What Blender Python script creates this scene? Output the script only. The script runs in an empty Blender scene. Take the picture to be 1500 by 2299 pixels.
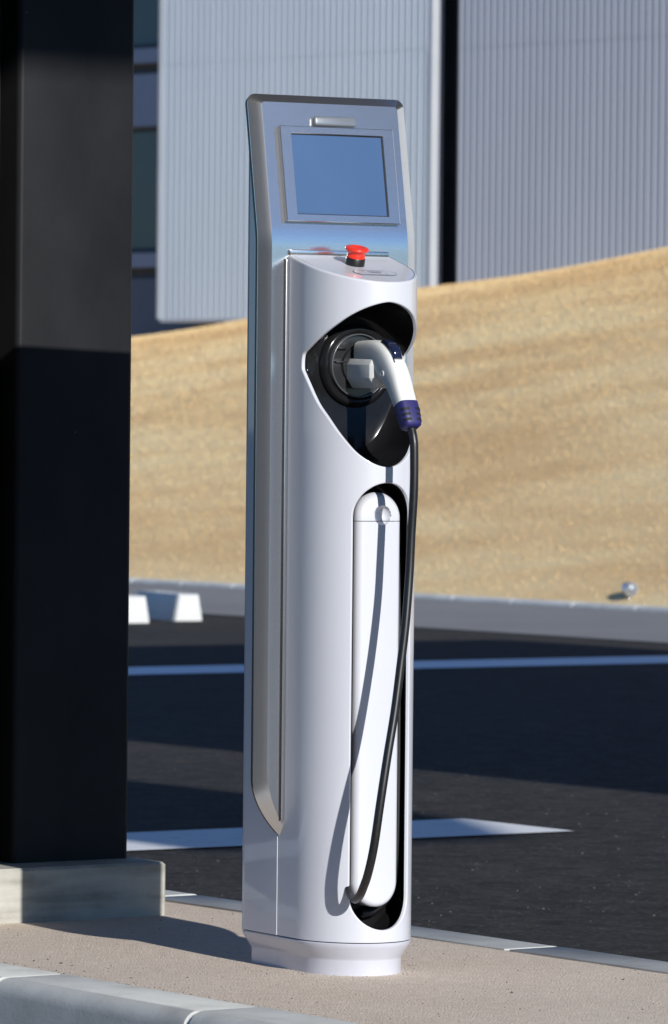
import bpy, bmesh, math, random
import numpy as np
from math import sin, cos, pi, radians, sqrt
from mathutils import Vector, Matrix
from mathutils.geometry import delaunay_2d_cdt

random.seed(7)
rng = np.random.default_rng(7)
SC = bpy.context.scene
COL = SC.collection

# ------------------------------------------------------------------ camera
FPX, CAM_D, CAM_H, CAM_X = 12069.0, 9.47, 0.96, -0.00675     # focal length in pixels of a 2299-pixel-high frame
cam = bpy.data.cameras.new('camera')
cam.sensor_fit = 'VERTICAL'; cam.sensor_height = 36.0; cam.sensor_width = 24.0
cam.lens = 36.0 * FPX / 2299.0
cam.clip_start = 0.1; cam.clip_end = 2000
cam.dof.use_dof = True; cam.dof.focus_distance = 9.33; cam.dof.aperture_fstop = 15.0
cam_o = bpy.data.objects.new('camera', cam); COL.objects.link(cam_o)
pitch = math.atan((1149.5 - 950.0) / FPX); roll = 0.0096
fw = Vector((0, cos(pitch), -sin(pitch))); r0 = Vector((1, 0, 0)); u0 = r0.cross(fw)
rr = r0 * cos(roll) + u0 * sin(roll); uu = u0 * cos(roll) - r0 * sin(roll)
cam_o.matrix_world = Matrix(((rr.x, uu.x, -fw.x, CAM_X), (rr.y, uu.y, -fw.y, -CAM_D),
                             (rr.z, uu.z, -fw.z, CAM_H), (0, 0, 0, 1)))
SC.camera = cam_o

# ------------------------------------------------------------------ sky, sun, exposure
SUN_EL, SUN_AZ = radians(22.9), radians(151.9)               # azimuth clockwise from +Y
wd = bpy.data.worlds.new('World'); SC.world = wd; wd.use_nodes = True
nt = wd.node_tree
sky = nt.nodes.new('ShaderNodeTexSky'); sky.sky_type = 'NISHITA'; sky.sun_disc = False
sky.sun_elevation = SUN_EL; sky.sun_rotation = SUN_AZ
sky.air_density = 1.0; sky.dust_density = 0.0; sky.ozone_density = 9.0
nt.links.new(sky.outputs[0], nt.nodes['Background'].inputs[0])
nt.nodes['Background'].inputs[1].default_value = 0.115
sun = bpy.data.lights.new('sun', 'SUN'); sun.energy = 4.9; sun.angle = radians(0.53); sun.color = (1.0, 0.98, 0.935)
sun_o = bpy.data.objects.new('sun', sun); COL.objects.link(sun_o)
sdir = Vector((sin(SUN_AZ) * cos(SUN_EL), cos(SUN_AZ) * cos(SUN_EL), sin(SUN_EL)))
sun_o.rotation_euler = sdir.to_track_quat('Z', 'Y').to_euler(); sun_o.location = (6, -12, 9)
SC.view_settings.view_transform = 'Standard'; SC.view_settings.look = 'None'
SC.view_settings.gamma = 1.0; SC.view_settings.use_curve_mapping = False
SC.view_settings.exposure = 0.04

# ------------------------------------------------------------------ helpers
KA = radians(34.7)
KD = Vector((sin(KA), -cos(KA), 0)); ND = Vector((cos(KA), sin(KA), 0))   # along / across the traffic island
def KN(k, n, z=0.0):
    p = KD * k + ND * n
    return (p.x, p.y, z)

def link(name, me, parent=None, mat=None):
    o = bpy.data.objects.new(name, me); COL.objects.link(o)
    if parent is not None: o.parent = parent
    if mat is not None and me is not None: me.materials.append(mat)
    return o

def mesh(name, verts, faces, mat=None, parent=None, smooth=False, fix=True, normals=None):
    me = bpy.data.meshes.new(name)
    me.from_pydata([tuple(v) for v in verts], [], [tuple(f) for f in faces])
    if fix:
        bm = bmesh.new(); bm.from_mesh(me)
        bmesh.ops.recalc_face_normals(bm, faces=bm.faces); bm.to_mesh(me); bm.free()
    if smooth:
        me.polygons.foreach_set('use_smooth', [True] * len(me.polygons))
    me.update()
    if normals is not None:
        me.normals_split_custom_set_from_vertices([tuple(n) for n in normals])
    return link(name, me, parent, mat)

def auto_smooth(o, ang=35):
    o.data.set_sharp_from_angle(angle=radians(ang)) if hasattr(o.data, 'set_sharp_from_angle') else None
    return o

def tag(o, label=None, cat=None, group=None, kind=None):
    if label: o['label'] = label
    if cat: o['category'] = cat
    if group: o['group'] = group
    if kind: o['kind'] = kind
    return o

def empty(name, loc=(0, 0, 0), rz=0.0):
    o = bpy.data.objects.new(name, None); COL.objects.link(o)
    o.location = loc; o.rotation_euler = (0, 0, rz); o.empty_display_size = 0.1
    return o

def loft(loops, closed=True, cap0=False, cap1=False):
    n = len(loops[0]); V = [p for l in loops for p in l]; Fs = []
    for i in range(len(loops) - 1):
        for j in range(n if closed else n - 1):
            a = i * n + j; b = i * n + (j + 1) % n
            Fs.append((a, b, b + n, a + n))
    if cap0: Fs.append(tuple(range(n)))
    if cap1: Fs.append(tuple(range((len(loops) - 1) * n, len(loops) * n)))
    return V, Fs

def rbox(name, size, bev, mtx, mat, parent=None, seg=3):
    bm = bmesh.new(); bmesh.ops.create_cube(bm, size=1.0)
    for v in bm.verts: v.co = Vector((v.co.x * size[0], v.co.y * size[1], v.co.z * size[2]))
    if bev > 0: bmesh.ops.bevel(bm, geom=list(bm.edges), offset=bev, segments=seg, affect='EDGES', profile=0.5)
    bm.transform(mtx); bmesh.ops.recalc_face_normals(bm, faces=bm.faces)
    me = bpy.data.meshes.new(name); bm.to_mesh(me); bm.free()
    me.polygons.foreach_set('use_smooth', [True] * len(me.polygons)); me.update()
    o = link(name, me, parent, mat); auto_smooth(o, 40); return o

def box(name, p0, p1, mat, parent=None):
    x0, y0, z0 = p0; x1, y1, z1 = p1
    V = [(x0, y0, z0), (x1, y0, z0), (x1, y1, z0), (x0, y1, z0), (x0, y0, z1), (x1, y0, z1), (x1, y1, z1), (x0, y1, z1)]
    return mesh(name, V, [(0, 3, 2, 1), (4, 5, 6, 7), (0, 1, 5, 4), (1, 2, 6, 5), (2, 3, 7, 6), (3, 0, 4, 7)], mat, parent)

def prism_kn(name, poly, z0, z1, mat, parent=None):            # extruded plan given in island coordinates
    n = len(poly); V = [KN(k, m, z0) for k, m in poly] + [KN(k, m, z1) for k, m in poly]
    Fs = [tuple(range(n)), tuple(range(n, 2 * n))] + [(i, (i + 1) % n, n + (i + 1) % n, n + i) for i in range(n)]
    return mesh(name, V, Fs, mat, parent)

def sheet_kn(name, k0, k1, n0, n1, z, mat, nk=1, nn=1):
    V = []; Fs = []
    for i in range(nk + 1):
        for j in range(nn + 1):
            V.append(KN(k0 + (k1 - k0) * i / nk, n0 + (n1 - n0) * j / nn, z))
    for i in range(nk):
        for j in range(nn):
            a = i * (nn + 1) + j; Fs.append((a, a + 1, a + nn + 2, a + nn + 1))
    o = mesh(name, V, Fs, mat, fix=False)
    if o.data.polygons[0].normal.z < 0: o.data.flip_normals()
    return o

def catmull(pts, sub):
    P = [np.array(p, float) for p in pts]; P = [2 * P[0] - P[1]] + P + [2 * P[-1] - P[-2]]; out = []
    for i in range(1, len(P) - 2):
        a, b, c_, d = P[i - 1:i + 3]
        for j in range(sub):
            t = j / sub
            out.append(0.5 * ((2 * b) + (c_ - a) * t + (2 * a - 5 * b + 4 * c_ - d) * t * t + (3 * b - a - 3 * c_ + d) * t ** 3))
    out.append(P[-2]); return out

def tube(pts, rad, seg=14):
    P = [Vector(p) for p in pts]; T = []
    for i in range(len(P)):
        T.append((P[min(i + 1, len(P) - 1)] - P[max(i - 1, 0)]).normalized())
    nrm = T[0].orthogonal().normalized(); loops = []
    for i, p in enumerate(P):
        nrm = (nrm - T[i] * nrm.dot(T[i])).normalized(); b = T[i].cross(nrm)
        r = rad if not callable(rad) else rad(i)
        loops.append([tuple(p + (nrm * cos(2 * pi * j / seg) + b * sin(2 * pi * j / seg)) * r) for j in range(seg)])
    return loft(loops, True, True, True)

# ------------------------------------------------------------------ materials
def new_mat(name):
    m = bpy.data.materials.new(name); m.use_nodes = True
    return m, m.node_tree, m.node_tree.nodes['Principled BSDF']

def N_(t, kind, **kw):
    n = t.nodes.new(kind)
    for k, v in kw.items(): setattr(n, k, v)
    return n

def noise(t, scale, detail=4, rough=0.55, vec=None):
    n = N_(t, 'ShaderNodeTexNoise'); n.inputs['Scale'].default_value = scale
    n.inputs['Detail'].default_value = detail; n.inputs['Roughness'].default_value = rough
    if vec is not None: t.links.new(vec, n.inputs['Vector'])
    return n

def ramp(t, src, stops):
    r = N_(t, 'ShaderNodeValToRGB'); e = r.color_ramp.elements
    while len(e) < len(stops): e.new(0.5)
    for el, (p, c_) in zip(e, stops):
        el.position = p; el.color = (c_ + (1,)) if len(c_) == 3 else c_
    t.links.new(src, r.inputs[0]); return r

def coords(t, scale=(1, 1, 1), rot=(0, 0, 0)):
    tc = N_(t, 'ShaderNodeTexCoord'); mp = N_(t, 'ShaderNodeMapping')
    mp.inputs['Scale'].default_value = scale; mp.inputs['Rotation'].default_value = rot
    t.links.new(tc.outputs['Object'], mp.inputs[0]); return mp.outputs[0]

def bump(t, b, src, strength, dist):
    n = N_(t, 'ShaderNodeBump'); n.inputs['Strength'].default_value = strength; n.inputs['Distance'].default_value = dist
    t.links.new(src, n.inputs['Height']); t.links.new(n.outputs[0], b.inputs['Normal']); return n

def plain(name, col, rough=0.5, metal=0.0, coat=0.0, var=0.06, vscale=9.0, bscale=0, bstr=0.1, spec=0.5, coat_rough=0.03):
    m, t, b = new_mat(name)
    v = coords(t); n = noise(t, vscale, 5, 0.6, v)
    lo = tuple(max(0, c_ * (1 - var)) for c_ in col); hi = tuple(min(1, c_ * (1 + var)) for c_ in col)
    r = ramp(t, n.outputs[0], [(0.35, lo), (0.65, hi)])
    t.links.new(r.outputs[0], b.inputs['Base Color'])
    b.inputs['Roughness'].default_value = rough; b.inputs['Metallic'].default_value = metal
    b.inputs['Coat Weight'].default_value = coat; b.inputs['Coat Roughness'].default_value = coat_rough
    b.inputs['Specular IOR Level'].default_value = spec
    if bscale:
        n2 = noise(t, bscale, 3, 0.6, v); bump(t, b, n2.outputs[0], bstr, 0.001)
    return m

M = {}
M['white'] = plain('pearl_white_paint', (0.59, 0.60, 0.655), 0.40, 0, 0.8, 0.015, 3.0)
M['base_white'] = plain('base_white_paint', (0.55, 0.56, 0.63), 0.35, 0, 0.6, 0.03, 14.0)
M['gloss_black'] = plain('gloss_black_plastic', (0.010, 0.010, 0.011), 0.13, 0, 0.0, 0.2, 20.0, 0, 0.1, 0.2)
M['dark'] = plain('seam_black', (0.006, 0.006, 0.007), 0.6)
M['rim_black'] = plain('rubber_black', (0.015, 0.015, 0.017), 0.35)
M['red'] = plain('red_plastic', (0.80, 0.035, 0.018), 0.33, 0, 0.3, 0.03, 60)
M['button_black'] = plain('button_black', (0.012, 0.012, 0.012), 0.4)
M['plug_white'] = plain('plug_white_plastic', (0.68, 0.68, 0.66), 0.42, 0, 0, 0.02, 40, 900, 0.05)
M['navy'] = plain('navy_rubber', (0.020, 0.017, 0.115), 0.5, 0, 0, 0.05, 50)
M['latch'] = plain('latch_blue_black', (0.012, 0.016, 0.045), 0.16, 0, 0.6)
M['chrome'] = plain('polished_metal', (0.6, 0.6, 0.62), 0.15, 1.0)
M['ring'] = plain('socket_ring_grey', (0.09, 0.095, 0.10), 0.25, 0.2, 0.5)
M['socket'] = plain('socket_face_black', (0.016, 0.017, 0.019), 0.3, 0, 0.4)
M['label'] = plain('label_film', (0.60, 0.61, 0.67), 0.4)
M['ink'] = plain('label_ink', (0.12, 0.13, 0.17), 0.6)
M['roof'] = plain('canopy_roof_grey', (0.32, 0.33, 0.35), 0.5)
M['stop_white'] = plain('white_concrete_paint', (0.62, 0.62, 0.60), 0.7, 0, 0, 0.06, 6)
M['steel'] = plain('brushed_steel', (0.62, 0.62, 0.63), 0.28, 1.0)
M['trim'] = plain('metal_trim', (0.42, 0.44, 0.48), 0.5, 0, 0, 0.05, 1.5)
M['slate'] = plain('slate_grey_wall', (0.13, 0.15, 0.19), 0.6, 0, 0, 0.08, 1.2)
M['band'] = plain('grey_spandrel', (0.30, 0.33, 0.42), 0.5, 0, 0, 0.05, 1.2)
M['brown'] = plain('brown_soffit', (0.085, 0.075, 0.07), 0.6)
M['recess'] = plain('dark_recess', (0.085, 0.09, 0.10), 0.6, 0, 0, 0.2, 1.0)
M['glass'] = plain('dark_window_glass', (0.06, 0.085, 0.09), 0.1, 0, 0, 0.2, 0.7)
M['lamp'] = plain('lamp_lens', (0.22, 0.24, 0.27), 0.3, 0.3, 0.5, 0.03, 30)

# silver metallic paint with fine flake
m, t, b = new_mat('silver_metallic_paint'); M['silver'] = m
v = coords(t); vo = N_(t, 'ShaderNodeTexVoronoi'); vo.inputs['Scale'].default_value = 900; t.links.new(v, vo.inputs['Vector'])
r = ramp(t, vo.outputs['Color'], [(0.1, (0.60, 0.605, 0.62)), (0.8, (0.67, 0.675, 0.69)), (1.0, (0.78, 0.78, 0.80))])
t.links.new(r.outputs[0], b.inputs['Base Color'])
b.inputs['Metallic'].default_value = 0.95; b.inputs['Roughness'].default_value = 0.20
b.inputs['Coat Weight'].default_value = 0.35; b.inputs['Coat Roughness'].default_value = 0.06
bump(t, b, vo.outputs['Distance'], 0.04, 0.0006)

# switched-off LCD behind an anti-glare film
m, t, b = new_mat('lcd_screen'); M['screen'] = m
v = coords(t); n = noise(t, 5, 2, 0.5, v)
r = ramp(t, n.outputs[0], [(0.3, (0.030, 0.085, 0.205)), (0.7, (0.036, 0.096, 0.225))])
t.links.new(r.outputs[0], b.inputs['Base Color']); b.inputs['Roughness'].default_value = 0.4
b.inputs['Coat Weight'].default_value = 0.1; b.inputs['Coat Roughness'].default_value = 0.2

# black rubber cable
m, t, b = new_mat('cable_rubber'); M['cable'] = m
v = coords(t); n = noise(t, 120, 4, 0.6, v)
r = ramp(t, n.outputs[0], [(0.3, (0.007, 0.007, 0.008)), (0.75, (0.014, 0.014, 0.015))])
t.links.new(r.outputs[0], b.inputs['Base Color']); b.inputs['Roughness'].default_value = 0.38

# black coated steel column
m, t, b = new_mat('black_column_paint'); M['column'] = m
v = coords(t, (1, 1, 0.6)); n = noise(t, 7, 6, 0.6, v)
r = ramp(t, n.outputs[0], [(0.3, (0.011, 0.011, 0.0125)), (0.7, (0.019, 0.019, 0.021))])
n2 = noise(t, 60, 2, 0.5, v)
sp = ramp(t, n2.outputs[0], [(0.80, (0, 0, 0)), (0.83, (1, 1, 1))])
mx = N_(t, 'ShaderNodeMix', data_type='RGBA'); t.links.new(sp.outputs[0], mx.inputs['Factor'])
t.links.new(r.outputs[0], mx.inputs['A']); mx.inputs['B'].default_value = (0.18, 0.17, 0.15, 1)
t.links.new(mx.outputs['Result'], b.inputs['Base Color']); b.inputs['Roughness'].default_value = 0.45; b.inputs['Specular IOR Level'].default_value = 0.15

# grey concrete (plinth) with faint stains and lift lines
m, t, b = new_mat('cast_concrete'); M['concrete'] = m
v = coords(t); n = noise(t, 9, 6, 0.6, v); v2 = coords(t, (3, 3, 26)); n2 = noise(t, 1.4, 4, 0.5, v2)
mm = N_(t, 'ShaderNodeMath', operation='ADD'); t.links.new(n.outputs[0], mm.inputs[0]); t.links.new(n2.outputs[0], mm.inputs[1])
mh = N_(t, 'ShaderNodeMath', operation='MULTIPLY'); t.links.new(mm.outputs[0], mh.inputs[0]); mh.inputs[1].default_value = 0.5
r = ramp(t, mh.outputs[0], [(0.36, (0.27, 0.26, 0.225)), (0.5, (0.41, 0.395, 0.345)), (0.64, (0.50, 0.485, 0.43))])
t.links.new(r.outputs[0], b.inputs['Base Color']); b.inputs['Roughness'].default_value = 0.8
n3 = noise(t, 160, 5, 0.7, v); bump(t, b, n3.outputs[0], 0.25, 0.002)

# kerb stone concrete
m, t, b = new_mat('kerb_concrete'); M['kerb'] = m
tc = N_(t, 'ShaderNodeTexCoord'); oi = N_(t, 'ShaderNodeObjectInfo')
va = N_(t, 'ShaderNodeVectorMath', operation='ADD'); t.links.new(tc.outputs['Object'], va.inputs[0])
sc_ = N_(t, 'ShaderNodeVectorMath', operation='SCALE'); t.links.new(oi.outputs['Random'], sc_.inputs['Scale']); sc_.inputs[0].default_value = (40, 23, 11)
t.links.new(sc_.outputs[0], va.inputs[1])
n = noise(t, 6, 6, 0.62, va.outputs[0])
r = ramp(t, n.outputs[0], [(0.28, (0.36, 0.36, 0.345)), (0.5, (0.48, 0.485, 0.47)), (0.72, (0.57, 0.575, 0.56))])
t.links.new(r.outputs[0], b.inputs['Base Color']); b.inputs['Roughness'].default_value = 0.75
n3 = noise(t, 120, 5, 0.7, va.outputs[0]); bump(t, b, n3.outputs[0], 0.3, 0.002)
M['mortar'] = plain('white_mortar', (0.74, 0.73, 0.70), 0.9, 0, 0, 0.08, 60)

# tan resin-bound pavement
m, t, b = new_mat('tan_pavement'); M['tan'] = m
v = coords(t); big = noise(t, 3.0, 5, 0.6, v); mid_ = noise(t, 34, 5, 0.65, v); fine = noise(t, 260, 3, 0.6, v)
vo = N_(t, 'ShaderNodeTexVoronoi'); vo.inputs['Scale'].default_value = 240; t.links.new(v, vo.inputs['Vector'])
r1 = ramp(t, big.outputs[0], [(0.3, (0.66, 0.545, 0.445)), (0.7, (0.73, 0.615, 0.51))])
r2 = ramp(t, mid_.outputs[0], [(0.35, (0.90, 0.90, 0.90)), (0.65, (1.05, 1.05, 1.05))])
pit = ramp(t, fine.outputs[0], [(0.31, (0.28, 0.26, 0.24)), (0.38, (0.95, 0.95, 0.95)), (0.75, (1.06, 1.06, 1.06))])
mx = N_(t, 'ShaderNodeMix', data_type='RGBA', blend_type='MULTIPLY'); mx.inputs['Factor'].default_value = 1.0
t.links.new(r1.outputs[0], mx.inputs['A']); t.links.new(pit.outputs[0], mx.inputs['B'])
mx2 = N_(t, 'ShaderNodeMix', data_type='RGBA', blend_type='MULTIPLY'); mx2.inputs['Factor'].default_value = 1.0
t.links.new(mx.outputs['Result'], mx2.inputs['A']); t.links.new(r2.outputs[0], mx2.inputs['B'])
t.links.new(mx2.outputs['Result'], b.inputs['Base Color']); b.inputs['Roughness'].default_value = 0.9
hh = N_(t, 'ShaderNodeMath', operation='SUBTRACT'); t.links.new(fine.outputs[0], hh.inputs[0])
hs = N_(t, 'ShaderNodeMath', operation='MULTIPLY'); t.links.new(vo.outputs['Distance'], hs.inputs[0]); hs.inputs[1].default_value = 0.8
t.links.new(hs.outputs[0], hh.inputs[1]); bump(t, b, hh.outputs[0], 0.8, 0.0028)

# asphalt
m, t, b = new_mat('asphalt'); M['asphalt'] = m
v = coords(t); big = noise(t, 0.8, 8, 0.7, v); fine = noise(t, 70, 5, 0.75, v)
r1 = ramp(t, big.outputs[0], [(0.3, (0.042, 0.042, 0.043)), (0.7, (0.058, 0.056, 0.054))])
sp = ramp(t, fine.outputs[0], [(0.3, (0.45, 0.45, 0.45)), (0.58, (1.0, 1.0, 1.0)), (0.66, (2.2, 2.1, 2.0)), (0.74, (5.0, 4.8, 4.6))])
mx = N_(t, 'ShaderNodeMix', data_type='RGBA', blend_type='MULTIPLY'); mx.inputs['Factor'].default_value = 1.0
t.links.new(r1.outputs[0], mx.inputs['A']); t.links.new(sp.outputs[0], mx.inputs['B'])
mot = noise(t, 9, 6, 0.7, v); rm = ramp(t, mot.outputs[0], [(0.32, (0.62, 0.62, 0.62)), (0.68, (1.35, 1.33, 1.30))])
mx2 = N_(t, 'ShaderNodeMix', data_type='RGBA', blend_type='MULTIPLY'); mx2.inputs['Factor'].default_value = 1.0
t.links.new(mx.outputs['Result'], mx2.inputs['A']); t.links.new(rm.outputs[0], mx2.inputs['B'])
t.links.new(mx2.outputs['Result'], b.inputs['Base Color']); b.inputs['Roughness'].default_value = 0.9
b.inputs['Specular IOR Level'].default_value = 0.12
bump(t, b, fine.outputs[0], 1.0, 0.008)

m, t, b = new_mat('worn_asphalt'); M['road'] = m
v = coords(t); big = noise(t, 0.9, 5, 0.6, v)
r = ramp(t, big.outputs[0], [(0.3, (0.19, 0.19, 0.19)), (0.7, (0.23, 0.23, 0.225))])
t.links.new(r.outputs[0], b.inputs['Base Color']); b.inputs['Roughness'].default_value = 0.85
fine = noise(t, 90, 4, 0.7, v); bump(t, b, fine.outputs[0], 0.8, 0.006)

# road paint
m, t, b = new_mat('white_road_paint'); M['paint'] = m
v = coords(t); n = noise(t, 14, 6, 0.7, v)
r = ramp(t, n.outputs[0], [(0.25, (0.55, 0.55, 0.55)), (0.45, (0.78, 0.78, 0.78))])
t.links.new(r.outputs[0], b.inputs['Base Color']); b.inputs['Roughness'].default_value = 0.65
n3 = noise(t, 150, 4, 0.7, v); bump(t, b, n3.outputs[0], 0.4, 0.003)

# dry winter lawn
def lawn_col(name, trans):
    m, t, b = new_mat(name)
    tc = N_(t, 'ShaderNodeTexCoord'); mp = N_(t, 'ShaderNodeMapping', vector_type='TEXTURE')
    mp.inputs['Rotation'].default_value = (0, 0, KA - pi / 2 + 0.12); mp.inputs['Scale'].default_value = (5.0, 0.8, 0.6)
    t.links.new(tc.outputs['Object'], mp.inputs[0]); n = noise(t, 1.3, 5, 0.55, mp.outputs[0])
    r = ramp(t, n.outputs[0], [(0.36, (0.63, 0.43, 0.215)), (0.5, (0.71, 0.52, 0.275)), (0.64, (0.76, 0.60, 0.34))])
    t.links.new(r.outputs[0], b.inputs['Base Color']); b.inputs['Roughness'].default_value = 0.85
    b.inputs['Specular IOR Level'].default_value = 0.2
    return m, t, b
M['soil'] = lawn_col('dry_lawn_thatch', 0)[0]
m, t, b = lawn_col('dry_grass_blades', 0.3); M['grass'] = m
b.inputs['Subsurface Weight'].default_value = 0.0

# corrugated metal cladding
def cladding(name, lo, hi):
    m, t, b = new_mat(name)
    v = coords(t, (1, 1, 0.25)); n = noise(t, 1.2, 4, 0.5, v)
    r = ramp(t, n.outputs[0], [(0.3, lo), (0.7, hi)])
    t.links.new(r.outputs[0], b.inputs['Base Color'])
    b.inputs['Roughness'].default_value = 0.42; b.inputs['Metallic'].default_value = 0.1
    return m
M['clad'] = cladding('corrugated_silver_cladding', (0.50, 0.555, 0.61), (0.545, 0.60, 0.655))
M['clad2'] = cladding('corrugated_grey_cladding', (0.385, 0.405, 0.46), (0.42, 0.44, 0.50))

# ================================================================== SETTING
Z_AS = -0.12
g = mesh('asphalt_ground', [(-500, -500, Z_AS), (500, -500, Z_AS), (500, 700, Z_AS), (-500, 700, Z_AS)], [(0, 1, 2, 3)], M['asphalt'], fix=False)
tag(g, 'dark asphalt car park surface', kind='structure')
pv = sheet_kn('pavement', -9.0, 7.0, -0.492, 0.445, 0.0, M['tan'], 60, 6)
tag(pv, 'tan resin-bound pavement of the raised island', kind='structure')

def kerb_profile(outer, w=0.15, r=0.03, batter=0.008):        # (across, z) from the inner top edge to the foot
    P = [(0.0, Z_AS - 0.05), (0.0, 0.004)]
    cx, cz = w - batter - r, 0.004 - r
    for i in range(7):
        a_ = pi / 2 * (1 - i / 6); P.append((cx + r * cos(a_), cz + r * sin(a_)))
    P.append((w, Z_AS - 0.05)); return [(outer * x, z) for x, z in P]

def kerb_row(name, n_in, outer, k_from, count, k0, label, zoff=0.0, length=0.606):
    prof = kerb_profile(outer)
    root_k0, root_k1 = k0 + length * k_from, k0 + length * (k_from + count)
    loops = [[KN(k, n_in + (x * 0.985 if abs(x) > 0.01 else x + outer * 0.002), z - (0.0035 if z > Z_AS else 0) + zoff) for x, z in prof] for k in (root_k0, root_k1)]
    V, Fs = loft(loops, True, True, True)
    root = mesh(name, V, Fs, M['mortar'], smooth=False); tag(root, label, kind='structure')
    first = None
    for i in range(k_from, k_from + count):
        if first is None:
            L = length - 0.009; dz = 0.003
            loops = []
            for kk, ins in ((-L / 2, 0.004), (-L / 2 + 0.004, 0.0), (L / 2 - 0.004, 0.0), (L / 2, 0.004)):
                loops.append([tuple(KD * kk + ND * (x - outer * ins * (1 if abs(x) > 0.075 else -1)) + Vector((0, 0, z - (ins if z > -0.1 else 0)))) for x, z in prof])
            V, Fs = loft(loops, True, True, True)
            o = mesh('kerb_stone', V, Fs, M['kerb'], root, smooth=True); auto_smooth(o, 45); first = o
        else:
            o = first.copy(); COL.objects.link(o); o.parent = root
        o.location = KN(k0 + length * (i + 0.5), n_in, zoff + random.uniform(-0.001, 0.0015))
        o.rotation_euler = (0, 0, random.uniform(-0.0012, 0.0012))
    return root
kerb_row('near_kerb', -0.492, -1, -14, 26, -0.111, 'grey concrete kerb along the near side of the tan pavement')
kerb_row('far_kerb', 0.445, 1, -14, 26, -0.087, 'grey concrete kerb between the tan pavement and the car park')
kerb_row('lawn_kerb', 14.02, -1, -58, 44, 0.0, 'low concrete kerb at the foot of the dry lawn', zoff=-0.095)

rd = sheet_kn('road', -60.0, 10.0, 11.2, 13.868, Z_AS + 0.003, M['road'], 40, 4)
tag(rd, 'paler worn asphalt lane along the lawn kerb', kind='structure')
# painted parking lines
def paint_line(name, k0, k1, n0, n1, label):
    o = sheet_kn(name, k0, k1, n0, n1, Z_AS + 0.004, M['paint'], 2, 30); tag(o, label, 'road marking'); return o
paint_line('parking_line', -4.07, -3.57, -4.0, 3.25, 'broad white parking line whose pointed end stops short in sunlight')
paint_line('parking_line', -12.05, -11.45, 2.0, 16.0 - 2.6, 'long white parking line lying wholly in the canopy shade')

# ------------------------------------------------------------------ lawn bank
def lawn_h(k, n):
    crest = 1.70 + (k + 32.8) * (2.34 - 1.70) / (32.8 - 25.1)
    crest = np.clip(crest, 1.0, 3.6)
    tt = np.clip((n - 14.02) / 6.6, 0, 1)
    prof = tt * (1.32 - 0.32 * tt ** 2)
    prof = np.where(n > 20.62, 1.0, prof)
    return -0.105 + (crest + 0.115) * prof + 0.02 * np.sin(k * 1.3 + n) * tt
ks = np.linspace(-48, -2, 93); ns = np.concatenate([np.linspace(14.02, 21, 40), [23, 26, 34]])
V = []; Fs = []
for k in ks:
    for n in ns: V.append(KN(k, n, float(lawn_h(k, n))))
q = len(ns)
for i in range(len(ks) - 1):
    for j in range(q - 1):
        Fs.append((i * q + j, i * q + j + 1, (i + 1) * q + j + 1, (i + 1) * q + j))
lw = mesh('lawn_bank', V, Fs, M['soil'], smooth=True, fix=False)
if lw.data.polygons[0].normal.z < 0: lw.data.flip_normals()
tag(lw, 'sloping bank of dry brown winter lawn', kind='structure')

NB = 560000
nn = 14.04 + 6.7 * rng.random(NB) ** 0.85; kk = -20.5 - (nn - 14) * 1.3 + rng.uniform(-10, 10, NB)
zz = lawn_h(kk, nn) - 0.004
px_ = kk * KD.x + nn * ND.x; py_ = kk * KD.y + nn * ND.y
ang = rng.uniform(0, pi, NB); hw = rng.uniform(0.0025, 0.005, NB); hgt = rng.uniform(0.010, 0.020, NB)
lean = rng.normal(0, 0.008, (NB, 2))
co = np.empty((NB, 3, 3))
co[:, 0, 0] = px_ - np.cos(ang) * hw; co[:, 0, 1] = py_ - np.sin(ang) * hw; co[:, 0, 2] = zz
co[:, 1, 0] = px_ + np.cos(ang) * hw; co[:, 1, 1] = py_ + np.sin(ang) * hw; co[:, 1, 2] = zz
co[:, 2, 0] = px_ + lean[:, 0]; co[:, 2, 1] = py_ + lean[:, 1]; co[:, 2, 2] = zz + hgt
me = bpy.data.meshes.new('dry_grass'); me.vertices.add(NB * 3); me.loops.add(NB * 3); me.polygons.add(NB)
me.vertices.foreach_set('co', co.ravel()); me.loops.foreach_set('vertex_index', np.arange(NB * 3, dtype=np.int32))
me.polygons.foreach_set('loop_start', np.arange(0, NB * 3, 3, dtype=np.int32)); me.update(calc_edges=True)
tag(link('dry_grass', me, None, M['grass']), 'short dry brown grass covering the lawn bank', 'grass', kind='stuff')

# ------------------------------------------------------------------ building behind the lawn
WA = radians(44); WD = Vector((sin(WA), -cos(WA), 0)); WN = Vector((WD.y, -WD.x, 0))     # along / outward from the wall
GP = Vector((0.9567, 38.0, 0))
bld = empty('metal_clad_building', (GP.x, GP.y, 0), math.atan2(WD.y, WD.x))
# local x = along wall (towards the right), local -y = outwards?  outward WN equals local -y
tag(bld, 'large building clad in vertical corrugated grey metal above the dry lawn', 'building')
def corr(name, x0, x1, z0, z1, y, mat, pitch_, depth, fl):     # trapezoidal corrugated sheet
    V = []; Fs = []; xs = []; x = x0
    while x < x1 - 1e-6:
        for dx, dy in ((0, 0), (fl * pitch_, 0), ((fl + 0.12) * pitch_, depth), (0.88 * pitch_, depth)):
            if x + dx <= x1: xs.append((x + dx, y + dy))
        x += pitch_
    xs.append((x1, y))
    for i, (a, bb) in enumerate(xs): V += [(a, bb, z0), (a, bb, z1)]
    for i in range(len(xs) - 1): Fs.append((2 * i, 2 * i + 2, 2 * i + 3, 2 * i + 1))
    o = mesh(name, V, Fs, mat, bld, fix=False)
    return o
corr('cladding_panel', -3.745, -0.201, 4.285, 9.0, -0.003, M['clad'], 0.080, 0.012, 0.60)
corr('cladding_panel', -3.745, -0.201, 1.915, 4.30, 0.0, M['clad'], 0.080, 0.012, 0.60)
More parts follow.
